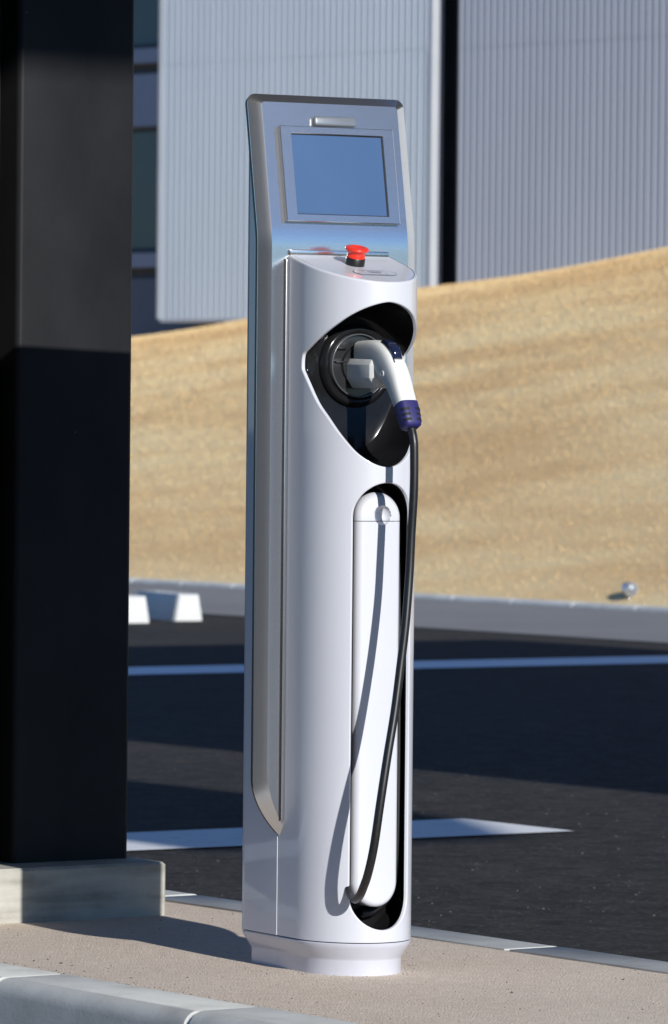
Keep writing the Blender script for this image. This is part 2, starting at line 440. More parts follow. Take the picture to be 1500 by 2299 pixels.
box('corner_trim', (-0.200, -0.012, 1.915), (-0.186, 0.135, 9.0), M['trim'], bld)
box('end_trim', (-3.785, -0.012, 1.915), (-3.747, 0.78, 9.0), M['trim'], bld)
box('sill_trim', (-3.746, -0.004, 1.885), (-0.187, 0.6, 1.914), M['trim'], bld)
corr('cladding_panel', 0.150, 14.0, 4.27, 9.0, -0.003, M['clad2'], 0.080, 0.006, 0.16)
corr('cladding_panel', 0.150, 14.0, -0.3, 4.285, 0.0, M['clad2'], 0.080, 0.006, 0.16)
box('flashing', (0.136, -0.006, -0.3), (0.149, 0.5, 9.0), M['recess'], bld)
box('recess_wall', (-0.6, 0.5, -0.3), (0.6, 0.7, 9.0), M['recess'], bld)
box('plinth_wall', (-3.76, 0.45, -0.3), (-0.3, 0.6, 1.884), M['slate'], bld)
fy = 0.80
box('facade_wall', (-22.0, fy, -0.3), (-3.74, fy + 0.3, 2.33), M['slate'], bld)
box('facade_wall', (-22.0, fy, 3.785), (-3.74, fy + 0.3, 4.285), M['band'], bld)
box('facade_wall', (-22.0, fy, 5.6), (-3.74, fy + 0.3, 9.0), M['band'], bld)
for z0 in (2.331, 4.286):
    box('soffit', (-22.0, fy + 0.05, z0), (-3.74, fy + 0.3, z0 + 0.10), M['brown'], bld)
    box('sill', (-22.0, fy - 0.05, z0 + 0.101), (-3.74, fy + 0.3, z0 + 0.24), M['band'], bld)
for z0, z1 in ((2.572, 3.784), (4.527, 5.599)):
    x = -21.9
    while x < -4.0:
        wn = box('window', (x, fy + 0.10, z0), (x + 1.10, fy + 0.14, z1), M['recess'], bld)
        box('pane', (x + 0.05, fy + 0.085, z0 + 0.05), (x + 1.05, fy + 0.099, z1 - 0.05), M['glass'], wn)
        x += 1.16
box('roof', (-22.0, 0.02, 9.001), (14.0, 12.0, 9.2), M['trim'], bld)
box('rear_wall', (-22.0, 11.0, -0.3), (14.0, 12.0, 9.0), M['slate'], bld)

# ------------------------------------------------------------------ wheel stops and garden light far behind
def wheel_stop(k, n, rz, label):
    root = empty('wheel_stop', KN(k, n, Z_AS), rz)
    sec = [(-0.085, 0), (0.085, 0), (0.078, 0.05), (0.060, 0.145), (-0.060, 0.145), (-0.078, 0.05)]
    loops = []
    for y, s_ in ((0.0, 0.90), (0.02, 1.0), (0.58, 1.0), (0.60, 0.90)):
        loops.append([(x * s_, y, z * (0.97 if s_ < 1 else 1)) for x, z in sec])
    V, Fs = loft(loops, True, True, True)
    mesh('block', V, Fs, M['stop_white'], root)
    for y in (0.14, 0.46):
        mesh('bolt_cap', *loft([[(0.018 * cos(i * pi / 6), y + 0.018 * sin(i * pi / 6), z) for i in range(12)] for z in (0.144, 0.15)], True, True, True), M['steel'], root)
    tag(root, label, 'wheel stop', 'white wheel stops at the head of the parking bays')
    return root
wheel_stop(-16.62, 10.55, radians(24), 'white concrete wheel stop on the asphalt, the one farther from the black column')
wheel_stop(-16.45, 10.10, radians(24), 'white concrete wheel stop on the asphalt, half hidden by the black column')

gl = empty('garden_light', KN(-17.30, 14.10, -0.05), radians(20))
tag(gl, 'small round silver garden light at the foot of the dry lawn', 'light')
def lathe(prof, seg=32, axis='z'):
    loops = []
    for r_, h_ in prof:
        L = []
        for i in range(seg):
            a_ = 2 * pi * i / seg; x, y = r_ * cos(a_), r_ * sin(a_)
            L.append((x, y, h_) if axis == 'z' else (x, -h_, y))
        loops.append(L)
    return loops
mesh('stake', *loft(lathe([(0.012, -0.06), (0.012, 0.02)], 12), True, True, True), M['steel'], gl, True)
V, Fs = loft(lathe([(0.020, -0.055), (0.034, -0.05), (0.043, -0.03), (0.043, 0.03), (0.040, 0.036), (0.034, 0.036)], 24, 'y'), True, True, True)
hd = mesh('lamp_head', [(x, y, z + 0.046) for x, y, z in V], Fs, M['steel'], gl, True); auto_smooth(hd, 40)
V, Fs = loft(lathe([(0.0335, 0.0365), (0.03, 0.042), (0.015, 0.046)], 24, 'y'), True, True, True)
mesh('lens', [(x, y, z + 0.046) for x, y, z in V], Fs, M['lamp'], hd, True)

# ------------------------------------------------------------------ canopy with the black column (its roof throws the shade)
cp = empty('parking_canopy', (0, 0, 0), 0)
tag(cp, 'canopy carried by a black twin steel column on a grey concrete plinth beside the charger', 'canopy')
def plinth_loop(z, ins):
    k0, k1, n0, n1 = -1.60 + ins, -0.982 - ins, -0.33 + ins, 0.285 - ins; c_ = 0.006
    return [KN(k1, n0 + c_, z), KN(k1, n1 - c_, z), KN(k1 - c_, n1, z), KN(k0 + c_, n1, z), KN(k0, n1 - c_, z), KN(k0, n0 + c_, z), KN(k0 + c_, n0, z), KN(k1 - c_, n0, z)]
V, Fs = loft([plinth_loop(-0.02, 0), plinth_loop(0.099, 0.0), plinth_loop(0.104, 0.005)], True, True, True)
mesh('plinth', V, Fs, M['concrete'], cp)
HR = 4.5
def column(n0, n1):
    k0, k1, r_ = -1.48, -1.09, 0.012; pts = []
    for cx, cy, a0 in ((k1 - r_, n1 - r_, 0), (k0 + r_, n1 - r_, 90), (k0 + r_, n0 + r_, 180), (k1 - r_, n0 + r_, 270)):
        for i in range(5):
            a_ = radians(a0 + 22.5 * i); pts.append((cx + r_ * cos(a_), cy + r_ * sin(a_)))
    o = prism_kn('column', pts, 0.1042, HR - 0.002, M['column'], cp)
    o.data.polygons.foreach_set('use_smooth', [True] * len(o.data.polygons)); auto_smooth(o, 30); return o
column(0.0, 0.266); column(-0.306, -0.045)
prism_kn('web_plate', [(-1.40, -0.0448), (-1.40, -0.0002), (-1.16, -0.0002), (-1.16, -0.0448)], 0.1043, HR - 0.21, M['column'], cp)
ctan = cos(SUN_EL) / sin(SUN_EL)
hs_ = Vector((sdir.x, sdir.y, 0)).normalized(); sk_, sn_ = hs_.dot(KD), hs_.dot(ND)
kf = lambda shadow_k, zs: shadow_k + ctan * sk_ * (HR - zs)        # roof edge that shades a given line
ke1 = kf(-1.09, 1.645)
ke2 = kf(-3.47, Z_AS)
dn = -sn_ * ctan * (HR - Z_AS)
nA = 3.26 - dn
prism_kn('roof', [(-3.2, -4.5), (-3.2, nA), (kf(-4.07, Z_AS), nA), (ke2, 2.98 - dn), (ke2, 0.75), (ke1, 0.75), (ke1, -4.5)], HR, HR + 0.16, M['roof'], cp)
prism_kn('beam', [(-1.40, -4.3), (-1.40, nA - 0.2), (-1.15, nA - 0.2), (-1.15, -4.3)], HR - 0.20, HR - 0.001, M['column'], cp)
cb = empty('parking_canopy', (0, 0, 0))
tag(cb, 'separate flat grey canopy roof over the far parking bays, shading the asphalt', 'canopy')
nb0, nb1 = 4.37 - dn, 10.65 - dn; kb0 = kf(-13.6, Z_AS)
prism_kn('roof', [(kb0, nb0), (kb0, nb1), (7.6, nb1), (7.6, nb0)], HR, HR + 0.16, M['roof'], cb)
for k in (kb0 + 0.6, 6.9):
    prism_kn('column', [(k - .12, nb1 - .6), (k + .12, nb1 - .6), (k + .12, nb1 - .36), (k - .12, nb1 - .36)], Z_AS, HR - 0.001, M['column'], cb)
    prism_kn('beam', [(k - .1, nb0 + .2), (k + .1, nb0 + .2), (k + .1, nb1 - .61), (k - .1, nb1 - .61)], HR - .22, HR - 0.002, M['column'], cb)

# unseen blocks added for dark and bright reflections in the silver paint
def block(name, loc, rz, w_, d_, h_, wall, label, pitch_x, win):
    root = empty(name, loc, rz); tag(root, label, 'building')
    box('wall', (-w_ / 2, 0, 0), (w_ / 2, d_, h_), wall, root)
    box('roof', (-w_ / 2 - 0.3, -0.3, h_ + 0.001), (w_ / 2 + 0.3, d_ + 0.3, h_ + 0.35), M['slate'], root)
    z = 1.0
    while win and z + 1.6 < h_:
        x = -w_ / 2 + 0.8
        while x + 1.4 < w_ / 2:
            wn = box('window', (x, -0.03, z), (x + 1.3, -0.001, z + 1.5), M['recess'], root)
            box('pane', (x + .06, -0.045, z + .06), (x + 1.24, -0.031, z + 1.44), M['glass'], wn); x += pitch_x
        z += 3.0
    return root
block('added_dark_block', (-6.0, -25.0, Z_AS), pi, 24.0, 8.0, 14.5, M['slate'], 'dark slate office block with rows of windows across the car park', 2.2, True)  # added out of view: darkens the left bevel and hides low sky
block('added_white_block', (27.0, 17.5, Z_AS), radians(-11.5), 22.0, 8.0, 15.0, M['stop_white'], 'plain white hall standing beside the car park', 6.0, False)  # added out of view: gives the right bevel something bright to reflect

# loose grit on the pavement
V = []; Fs = []
def grit(x, y, r_, z=0.0):
    b0 = len(V); tp = [(1, 0, 0), (0, 1, 0), (-1, 0, 0), (0, -1, 0), (0, 0, 1), (0, 0, -0.4)]
    s_ = [random.uniform(0.6, 1.3) for _ in range(6)]; a_ = random.uniform(0, 3)
    for (dx, dy, dz), q_ in zip(tp, s_):
        V.append((x + r_ * q_ * (dx * cos(a_) - dy * sin(a_)), y + r_ * q_ * (dx * sin(a_) + dy * cos(a_)), z + r_ * 0.7 * q_ * dz))
    for i in range(4):
        Fs.append((b0 + i, b0 + (i + 1) % 4, b0 + 4)); Fs.append((b0 + (i + 1) % 4, b0 + i, b0 + 5))
for k, n, r_ in ((-0.35, -0.405, .0035), (-0.36, -0.37, .003), (-0.29, -0.385, .004), (-0.02, -0.41, .004), (0.02, -0.32, .003), (0.5, 0.02, .004), (0.42, 0.32, .004)):
    grit(*KN(k, n)[:2], r_)
for _ in range(160):
    a_ = random.uniform(0, 2 * pi); q_ = random.uniform(0.1, 0.185)
    grit(0.03 + q_ * 0.75 * cos(a_), q_ * sin(a_) * 1.0, random.uniform(0.0008, 0.002))
for _ in range(1500):
    k = random.uniform(-2.5, 1.8)
    n = -0.488 + abs(random.gauss(0, 0.02)) if random.random() < 0.6 else random.uniform(-0.48, 0.44)
    grit(*KN(k, n)[:2], random.uniform(0.0007, 0.0022))
M['grit'] = plain('dark_grit', (0.09, 0.08, 0.07), 0.8, 0, 0, 0.5, 90)
tag(mesh('loose_grit', V, Fs, M['grit'], fix=False), 'loose dark grit scattered on the tan pavement', 'grit', kind='stuff')

V = []; Fs = []
for _ in range(5200):                                         # pale chippings standing out of the asphalt
    k = random.uniform(-9.5, 1.5); n = random.uniform(0.62, 7.5)
    grit(*KN(k, n)[:2], random.choice((0.0012, 0.0015, 0.002, 0.002, 0.003, 0.004)), Z_AS)
M['chip'] = plain('pale_chippings', (0.105, 0.10, 0.092), 0.8, 0, 0, 0.6, 300)
tag(mesh('pale_chippings', V, Fs, M['chip'], fix=False), 'pale stone chippings scattered over the asphalt', 'chippings', kind='stuff')

# ================================================================== CHARGING STATION
CA = radians(29.5)
CH = empty('charging_station', (0, 0, 0), CA)                 # local x = width, local -y = front
tag(CH, 'tall white electric vehicle charging post with silver screen panel', 'charging station')
L = lambda u, v, z: (u, -v, z)
A_, B_, VC = 0.1044, 0.1237, 0.0524                           # half width, nose length, start of the nose
_th = np.linspace(0, pi / 2, 400); _uu = A_ * np.sin(_th); _vv = VC + B_ * np.cos(_th)
_s = np.concatenate([[0], np.cumsum(np.hypot(np.diff(_uu), np.diff(_vv)))]); S_NOSE = float(_s[-1]); P_MAX = S_NOSE + VC + 0.017
def cov(p):                                                   # arc length from the nose tip -> u, v, normal
    q_ = abs(p); sg = 1 if p >= 0 else -1
    if q_ <= S_NOSE:
        th = float(np.interp(q_, _s, _th)); nu, nv = sin(th) / A_, cos(th) / B_; l_ = sqrt(nu * nu + nv * nv)
        return sg * A_ * sin(th), VC + B_ * cos(th), sg * nu / l_, nv / l_
    return sg * A_, VC - (q_ - S_NOSE), sg * 1.0, 0.0
def p_of_u(u): return math.copysign(float(np.interp(abs(u), _uu, _s)), u)
Z_SEAM = 0.0595
z_top = lambda v: 1.2505 - 0.277 * max(v, 0.0)

# opening outlines in (arc length, height)
egg_h = [(0.0, 1.1724), (-0.016, 1.1703), (-0.0319, 1.1658), (-0.0462, 1.16), (-0.0593, 1.1525), (-0.0711, 1.1434), (-0.0817, 1.1325), (-0.0908, 1.121), (-0.0982, 1.1076), (-0.1032, 1.0925)]
egg = [(p_of_u(u), z) for u, z in egg_h]
egg += [(-(S_NOSE - 0.004), 1.0835), (-(S_NOSE + 0.001), 1.0755), (-(S_NOSE + 0.0025), 1.064), (-(S_NOSE + 0.0015), 1.0525), (-(S_NOSE - 0.004), 1.0455)]
egg += [(p_of_u(u), z) for u, z in ((-0.1031, 1.0268), (-0.0978, 0.9933), (-0.09, 0.9703), (-0.0806, 0.9481), (-0.0696, 0.9283), (-0.0550, 0.9085), (-0.0361, 0.8936), (-0.0177, 0.8853), (0.0, 0.8827))]
egg = egg[::-1]                                               # bottom -> left tip -> top
full = egg + [(-p, z) for p, z in egg[-2:0:-1]]
def closed_smooth(P, sub):
    n_ = len(P); out = []
    for i in range(n_):
        a, b_, c_, d = (np.array(P[(i + j) % n_], float) for j in (-1, 0, 1, 2))
        for j in range(sub):
            t_ = j / sub
            out.append(tuple(0.5 * ((2 * b_) + (c_ - a) * t_ + (2 * a - 5 * b_ + 4 * c_ - d) * t_ * t_ + (3 * b_ - a - 3 * c_ + d) * t_ ** 3)))
    return out
EGG = closed_smooth(full, 4)
def stadium(hw, z0, z1, nseg=24, st=34):
    P = [(-hw * cos(pi * i / nseg), z1 - hw + hw * sin(pi * i / nseg)) for i in range(nseg + 1)]
    P += [(hw, (z1 - hw) + (z0 + hw - z1 + hw) * i / st) for i in range(1, st)]
    P += [(hw * cos(pi * i / nseg), z0 + hw - hw * sin(pi * i / nseg)) for i in range(nseg + 1)]
    P += [(-hw, (z0 + hw) + (z1 - hw - z0 - hw) * i / st) for i in range(1, st)]
    return P
SLOT = [(p_of_u(u), z) for u, z in stadium(0.0602, 0.0787, 0.8593)]
def area2(P): return sum(P[i - 1][0] * P[i][1] - P[i][0] * P[i - 1][1] for i in range(len(P)))
if area2(EGG) < 0: EGG = EGG[::-1]
if area2(SLOT) < 0: SLOT = SLOT[::-1]

def inside(P, x, y):
    P = np.asarray(P); x0, y0 = P[:, 0], P[:, 1]; x1, y1 = np.roll(x0, -1), np.roll(y0, -1)
    c_ = ((y0 > y) != (y1 > y)) & (x < (x1 - x0) * (y - y0) / np.where(y1 == y0, 1e-12, y1 - y0) + x0)
    return bool(c_.sum() % 2)
def near(P, x, y): 
    P = np.asarray(P); return float(np.min(np.hypot(P[:, 0] - x, P[:, 1] - y)))

def fill2d(outer, holes, grid, min_d):
    verts = []; edges = []
    for lp in [outer] + holes:
        b0 = len(verts); verts += [Vector(p) for p in lp]
        edges += [(b0 + i, b0 + (i + 1) % len(lp)) for i in range(len(lp))]
    allb = np.array([tuple(v_) for v_ in verts])
    for x, y in grid:
        if np.min(np.hypot(allb[:, 0] - x, allb[:, 1] - y)) < min_d: continue
        if not inside(outer, x, y) or any(inside(h, x, y) for h in holes): continue
        verts.append(Vector((x, y)))
    vs, es, fs, *_ = delaunay_2d_cdt(verts, edges, [], 0, 1e-7)
    keep = []
    for f_ in fs:
        cx = sum(vs[i].x for i in f_) / len(f_); cy = sum(vs[i].y for i in f_) / len(f_)
        if inside(outer, cx, cy) and not any(inside(h, cx, cy) for h in holes): keep.append(tuple(f_))
    return [(v_.x, v_.y) for v_ in vs], keep

ps = np.concatenate([np.linspace(-P_MAX, P_MAX, 97)])
outer = [(float(p), Z_SEAM) for p in ps]
outer += [(P_MAX, float(z)) for z in np.arange(Z_SEAM + 0.02, z_top(-0.017) - 0.01, 0.02)]
outer += [(float(p), z_top(cov(p)[1])) for p in ps[::-1]]
outer += [(-P_MAX, float(z)) for z in np.arange(Z_SEAM + 0.02, z_top(-0.017) - 0.01, 0.02)[::-1]]
grid = [(float(p), float(z)) for p in np.linspace(-P_MAX, P_MAX, 97)[1:-1] for z in np.arange(Z_SEAM + 0.02, 1.25, 0.014)]
v2, f2 = fill2d(outer, [EGG, SLOT], grid, 0.004)
V = []; NO = []
for p, z in v2:
    u, v_, nu, nv = cov(p); V.append(L(u, v_, z)); NO.append((nu, -nv, 0))
Fs = []
for f_ in f2:
    a, b_, c_ = (Vector(V[i]) for i in f_[:3]); nn_ = (b_ - a).cross(c_ - a)
    Fs.append(f_ if nn_.dot(Vector(NO[f_[0]])) > 0 else f_[::-1])
cover = mesh('front_cover', V, Fs, M['white'], CH, smooth=True, fix=False, normals=NO)

def offs(P, d):                                               # shift a counter-clockwise 2D loop inwards
    out = []
    for i in range(len(P)):
        a, c_ = np.array(P[i - 1]), np.array(P[(i + 1) % len(P)]); t_ = c_ - a; t_ /= max(np.hypot(*t_), 1e-9)
        out.append((P[i][0] - t_[1] * d, P[i][1] + t_[0] * d))
    return out
def on_cover(P, depth):
    out = []
    for p, z in P:
        u, v_, nu, nv = cov(p); out.append(L(u - nu * depth, v_ - nv * depth, z))
    return out
def lip(P, name):
    rings = [on_cover(P, 0.0)]
    for i in range(1, 5):
        a_ = pi / 2 * i / 4; rings.append(on_cover(offs(P, 0.0022 * sin(a_)), 0.0022 * (1 - cos(a_))))
    rings.append(on_cover(offs(P, 0.0022), 0.006))
    V, Fs = loft(rings); return mesh(name, V, Fs, M['white'], cover, smooth=True), rings[-1]
_, egg_in = lip(EGG, 'recess_lip'); _, slot_in = lip(SLOT, 'slot_lip')

# sloping cap with rolled rim
def front_ring(ins, dz):
    out = []
    for p in np.linspace(-(S_NOSE + VC), S_NOSE + VC, 121):
        u, v_, nu, nv = cov(float(p)); out.append(L(u - nu * ins, max(v_ - nv * ins, 0.0), z_top(v_) + dz))
    return out
rings = [front_ring(0, 0)] + [front_ring(0.0045 * (1 - cos(a_)), 0.0045 * sin(a_)) for a_ in (0.4, 0.8, 1.2, pi / 2)]
V, Fs = loft(rings, closed=False); mesh('cap_rim', V, Fs, M['white'], cover, smooth=True)
cr = front_ring(0.0047, 0.0040); c2 = front_ring(0.006, 0.0040)
V, Fs = loft([front_ring(0.0045, 0.0045), cr, c2], closed=False); mesh('cap_seam', V, Fs, M['rim_black'], cover)
V = front_ring(0.006, 0.0043)
mesh('cap', V, [tuple(range(len(V)))], M['white'], cover)
z_cap = lambda v_: 1.2505 + 0.0043 - 0.277 * v_
rbox('cap_gutter', (0.200, 0.005, 0.010), 0.0015, Matrix.Translation((-0.004, -0.0028, 1.2585)), M['silver'], CH)

# black plug recess
zc = 1.040; rows = [egg_in]; VB = 0.057
P0 = [np.array((x, -y, z)) for x, y, z in egg_in]
for j in range(1, 11):
    t_ = j / 10; row = []
    for P in P0:
        Q = np.array((P[0] * 0.80, VB, zc + (P[2] - zc) * 0.80)); Mid = np.array((P[0] * 0.985, VB + (P[1] - VB) * 0.12, zc + (P[2] - zc) * 0.97))
        X = (1 - t_) ** 2 * P + 2 * t_ * (1 - t_) * Mid + t_ * t_ * Q; row.append(L(*X))
    rows.append(row)
V, Fs = loft(rows, True, False, True); liner = mesh('plug_recess', V, Fs, M['gloss_black'], CH, smooth=True); auto_smooth(liner, 60)
SZ = 1.061
def lathe_v(prof, seg=56, z0=SZ, u0_=0.0):
    return [[L(u0_ + r_ * cos(2 * pi * i / seg), v_, z0 + r_ * sin(2 * pi * i / seg)) for i in range(seg)] for r_, v_ in prof]
V, Fs = loft(lathe_v([(0.0745, 0.050), (0.0735, 0.060), (0.0705, 0.0665), (0.0655, 0.0695), (0.0605, 0.0695), (0.0572, 0.066), (0.0565, 0.060)]), True)
boss = mesh('socket_housing', V, Fs, M['gloss_black'], CH, True)
V, Fs = loft(lathe_v([(0.0562, 0.058), (0.0562, 0.0725), (0.0550, 0.0738), (0.0535, 0.0725), (0.0532, 0.058)]), True)
mesh('socket_ring', V, Fs, M['ring'], boss, True)
V, Fs = loft(lathe_v([(0.0531, 0.066), (0.034, 0.066), (0.032, 0.071), (0.0, 0.071)]), True); so = mesh('socket_face', V, Fs, M['socket'], boss)
for du, dz_, w_, h_ in ((-0.035, 0.030, 0.020, 0.004), (-0.036, 0.006, 0.022, 0.004), (0.036, 0.02, 0.02, 0.004)):
    rbox('socket_rib', (w_, 0.008, h_), 0.001, Matrix.Translation(L(du, 0.068, SZ + dz_)), M['socket'], boss)

# slot tray
PS = [np.array((x, -y, z)) for x, y, z in slot_in]; zs = 0.469
def tr(fu, fz, v_): return [L(P[0] * fu, v_ if v_ is not None else P[1], zs + (P[2] - zs) * fz) for P in PS]
rows = [slot_in, [L(P[0] * 1.0, P[1] - 0.004, P[2]) for P in PS], [L(P[0] * 1.17, P[1] - 0.012, zs + (P[2] - zs) * 1.022) for P in PS], tr(1.17, 1.022, 0.088), tr(1.12, 1.015, 0.084)]
V, Fs = loft(rows, True, False, True); mesh('cable_tray', V, Fs, M['gloss_black'], CH, smooth=True); auto_smooth(bpy.data.objects['cable_tray'], 50)

# white cable holder standing in the slot, in two pieces with a thumb dimple
HW, PZ0, PZ1, PSEAM = 0.0447, 0.1185, 0.8410, 0.7904; DU, DZ, DR = 0.0035, 0.8005, 0.0170
def pill_v(u, z):
    zc_ = min(max(z, PZ0 + HW), PZ1 - HW); d = HW - math.hypot(u, z - zc_); d = max(d, 0.0); r_ = 0.010
    v_ = 0.1535 - 0.0065 * (u / HW) ** 2
    zt = PZ1 - HW
    if z > zt: v_ -= 0.010 * ((z - zt) / HW) ** 2
    if d < r_: v_ -= (r_ - sqrt(max(r_ * r_ - (r_ - d) ** 2, 0)))
    dd = math.hypot(u - DU, z - DZ) / DR
    if dd < 1: v_ -= 0.0155 * (1 - dd * dd) ** 0.55
    return v_
def pill_n(u, z):
    zc_ = min(max(z, PZ0 + HW), PZ1 - HW); l_ = math.hypot(u, z - zc_)
    if l_ > HW - 0.0004: u *= (HW - 0.0004) / l_; z = zc_ + (z - zc_) * (HW - 0.0004) / l_
    e = 0.00025; gu = (pill_v(u + e, z) - pill_v(u - e, z)) / (2 * e); gz = (pill_v(u, z + e) - pill_v(u, z - e)) / (2 * e)
    n_ = Vector((-gu, -1.0, -gz)); return tuple(n_.normalized())
def pill(name, poly, top):
    gr = []
    for d in (0.0004, 0.0009, 0.0016, 0.0026, 0.0038, 0.0054, 0.0074, 0.0098, 0.013):
        gr += stadium(HW - d, PZ0 + d, PZ1 - d, 40, 170)
    for z in (np.arange(0.768, 0.83, 0.0022) if top else np.concatenate([np.arange(0.14, 0.768, 0.011), np.arange(0.768, 0.7896, 0.0022)])):
        for u in np.linspace(-HW + 0.015, HW - 0.015, 27 if z > 0.765 else 11): gr.append((float(u), float(z)))
    for rr_ in (0.3, 0.55, 0.75, 0.87, 0.95, 1.0, 1.08):
        for i in range(40): gr.append((DU + DR * rr_ * cos(i * pi / 20), DZ + DR * rr_ * sin(i * pi / 20)))
    vv, ff = fill2d(poly, [], gr, 0.00025)
    V = [L(u, pill_v(u, z), z) for u, z in vv]
    Fs = [f_ if ((Vector(V[f_[1]]) - Vector(V[f_[0]])).cross(Vector(V[f_[2]]) - Vector(V[f_[0]]))).y < 0 else f_[::-1] for f_ in ff]
    o = mesh(name, V, Fs, M['white'], CH, smooth=True, fix=False, normals=[pill_n(u, z) for u, z in vv])
    W = [L(u, pill_v(u, z), z) for u, z in poly]; W2 = [L(u, 0.100, z) for u, z in poly]
    V2, F2 = loft([W, W2], True); mesh('side_wall', V2, F2, M['white'], o, smooth=False)
    return o
st = stadium(HW, PZ0, PZ1, 40, 170); gap = 0.0006
up = [p for p in st if p[1] > PSEAM + gap]; lo = [p for p in st if p[1] < PSEAM - gap]
iu = [i for i, p in enumerate(st) if p[1] > PSEAM + gap]
def rot_list(P, key):                                         # start the list just after its break
    n_ = len(P); ok = [key(p) for p in P]; i0 = next(i for i in range(n_) if ok[i] and not ok[i - 1])
    return [P[(i0 + j) % n_] for j in range(n_) if ok[(i0 + j) % n_]]
up = rot_list(st, lambda p: p[1] > PSEAM + gap); lo = rot_list(st, lambda p: p[1] < PSEAM - gap)
xs = np.linspace(HW, -HW, 60)
up += [(float(x), PSEAM + gap) for x in (xs if up[-1][0] > 0 else xs[::-1])]
lo += [(float(x), PSEAM - gap) for x in (xs if lo[-1][0] > 0 else xs[::-1])]
pill('holder_cap', up, True); pill('cable_holder', lo, False)
rbox('holder_core', (0.080, 0.012, 0.66), 0.004, Matrix.Translation(L(0, 0.103, 0.47)), M['dark'], CH)

# silver screen panel: vertical blade that bends back at the top
TL, ZB = radians(10.3), 1.285; BR = 0.20
def PN(u, h, v_):
    la = BR * TL                                              # bent part of the section
    s0 = ZB - la / 2
    if h <= s0: return L(u, v_, h)
    a_ = min((h - s0) / BR, TL); rest = max(h - s0 - la, 0.0)
    vv = -BR * (1 - cos(a_)) - rest * sin(a_); z_ = s0 + BR * sin(a_) + rest * cos(a_)
    return L(u, vv + v_ * cos(a_), z_ + v_ * sin(a_))
H_TOP = 1.5435
def half(hw, zb0, zb1, top, rc):
    P = []
    for i in range(15):
        t_ = i / 14; P.append((0.1035 + (hw - 0.1035) * (1 - (1 - t_) ** 1.9), zb0 + (zb1 - zb0) * t_))
    P += [(hw, h) for h in np.linspace(zb1, 1.22, 14)[1:]]
    P += [(hw, h) for h in np.linspace(1.22, 1.36, 18)[1:]]
    P += [(hw, h) for h in np.linspace(1.36, top - rc, 6)[1:]]
    P += [(hw - rc + rc * cos(pi / 2 * i / 8), top - rc + rc * sin(pi / 2 * i / 8)) for i in range(1, 9)]
    P += [((hw - rc) * (1 - i / 4), top) for i in range(1, 4)]
    return P
OUT = half(0.1585, 0.234, 0.334, H_TOP, 0.016); INN = half(0.1372, 0.2515, 0.352, H_TOP - 0.0165, 0.006)
OUT2 = half(0.1560, 0.236, 0.336, H_TOP - 0.002, 0.015)
def fullp(P): return [(u, h) for u, h in P] + [(0.0, P[-1][1])] + [(-u, h) for u, h in P[::-1]]
def ring(P, v_): return [PN(u, h, v_) for u, h in fullp(P)]
mid = [((a[0] * .45 + b_[0] * .55), (a[1] * .45 + b_[1] * .55)) for a, b_ in zip(OUT, INN)]
inn2 = [((a[0] * .06 + b_[0] * .94), (a[1] * .06 + b_[1] * .94)) for a, b_ in zip(OUT, INN)]
fr = ring(INN, 0.0); n_ = len(fr)
V = list(fr); Fs = []
for i in range(n_ // 2 - 1): Fs.append((i, i + 1, n_ - 2 - i, n_ - 1 - i))
Fs.append((n_ // 2 - 1, n_ // 2, n_ // 2 + 1))
panel = mesh('screen_panel', V, Fs, M['silver'], CH, smooth=True); auto_smooth(panel, 25)
if panel.data.polygons[0].normal.y > 0: panel.data.flip_normals()
V, Fs = loft([ring(INN, 0.0), ring(inn2, -0.0006), ring(mid, -0.0052), ring(OUT, -0.0125), ring(OUT, -0.014)], False)
bz = mesh('bevel_frame', V, Fs, M['silver'], panel, smooth=True); auto_smooth(bz, 28)
V, Fs = loft([ring(OUT, -0.0141), ring(OUT2, -0.0141), ring(OUT2, -0.0255), ring([(u * 0.6, max(h - 0.03, 0.24)) for u, h in OUT2], -0.0265)], False)
mesh('panel_edge', V, Fs, M['rim_black'], panel)

PB = Matrix(((1, 0, 0, 0), (0, sin(TL), -cos(TL), 0), (0, cos(TL), sin(TL), 0), (0, 0, 0, 1)))
def pbasis(u, h, v_=0.0): 
    return Matrix.Translation(PN(u, h, v_)) @ PB
def frame(name, o_, i_, levels, mat, parent, u0_, h0_, v0=0.0):   # rectangular frame: loops of (inset from outer or inner, height)
    loops = []; mt = pbasis(u0_, h0_, v0)
    for (w_, h_, lev) in levels:
        loops.append([tuple(mt @ Vector((x * w_ / 2, y * h_ / 2, lev))) for x, y in ((-1, -1), (1, -1), (1, 1), (-1, 1))])
    V, Fs = loft(loops); return mesh(name, V, Fs, mat, parent)
u0_, h0_ = 0.0040, 1.3970; W1, H1, W2, H2 = 0.229, 0.171, 0.184, 0.1445
sf = frame('screen_surround', 0, 0, [(W1, H1, 0), (W1, H1, 0.0105), (W1 - .002, H1 - .002, 0.0112), (W2 + .002, H2 + .002, 0.0112), (W2, H2, 0.0102), (W2, H2, 0.0075)], M['silver'], CH, u0_, h0_)
frame('screen_gasket', 0, 0, [(W2 - .0001, H2 - .0001, 0.0076), (W2 - .0030, H2 - .0030, 0.0076), (W2 - .0030, H2 - .0030, 0.006)], M['rim_black'], sf, u0_ , h0_)
mt = pbasis(u0_, h0_, 0.0)
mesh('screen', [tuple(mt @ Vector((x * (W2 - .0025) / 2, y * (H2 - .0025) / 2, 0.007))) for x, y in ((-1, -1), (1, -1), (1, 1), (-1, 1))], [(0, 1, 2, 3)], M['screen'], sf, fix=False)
lb = rbox('indicator_lamp', (0.085, 0.0175, 0.016), 0.004, pbasis(0.004, 1.494, 0.002), M['lamp'], CH)

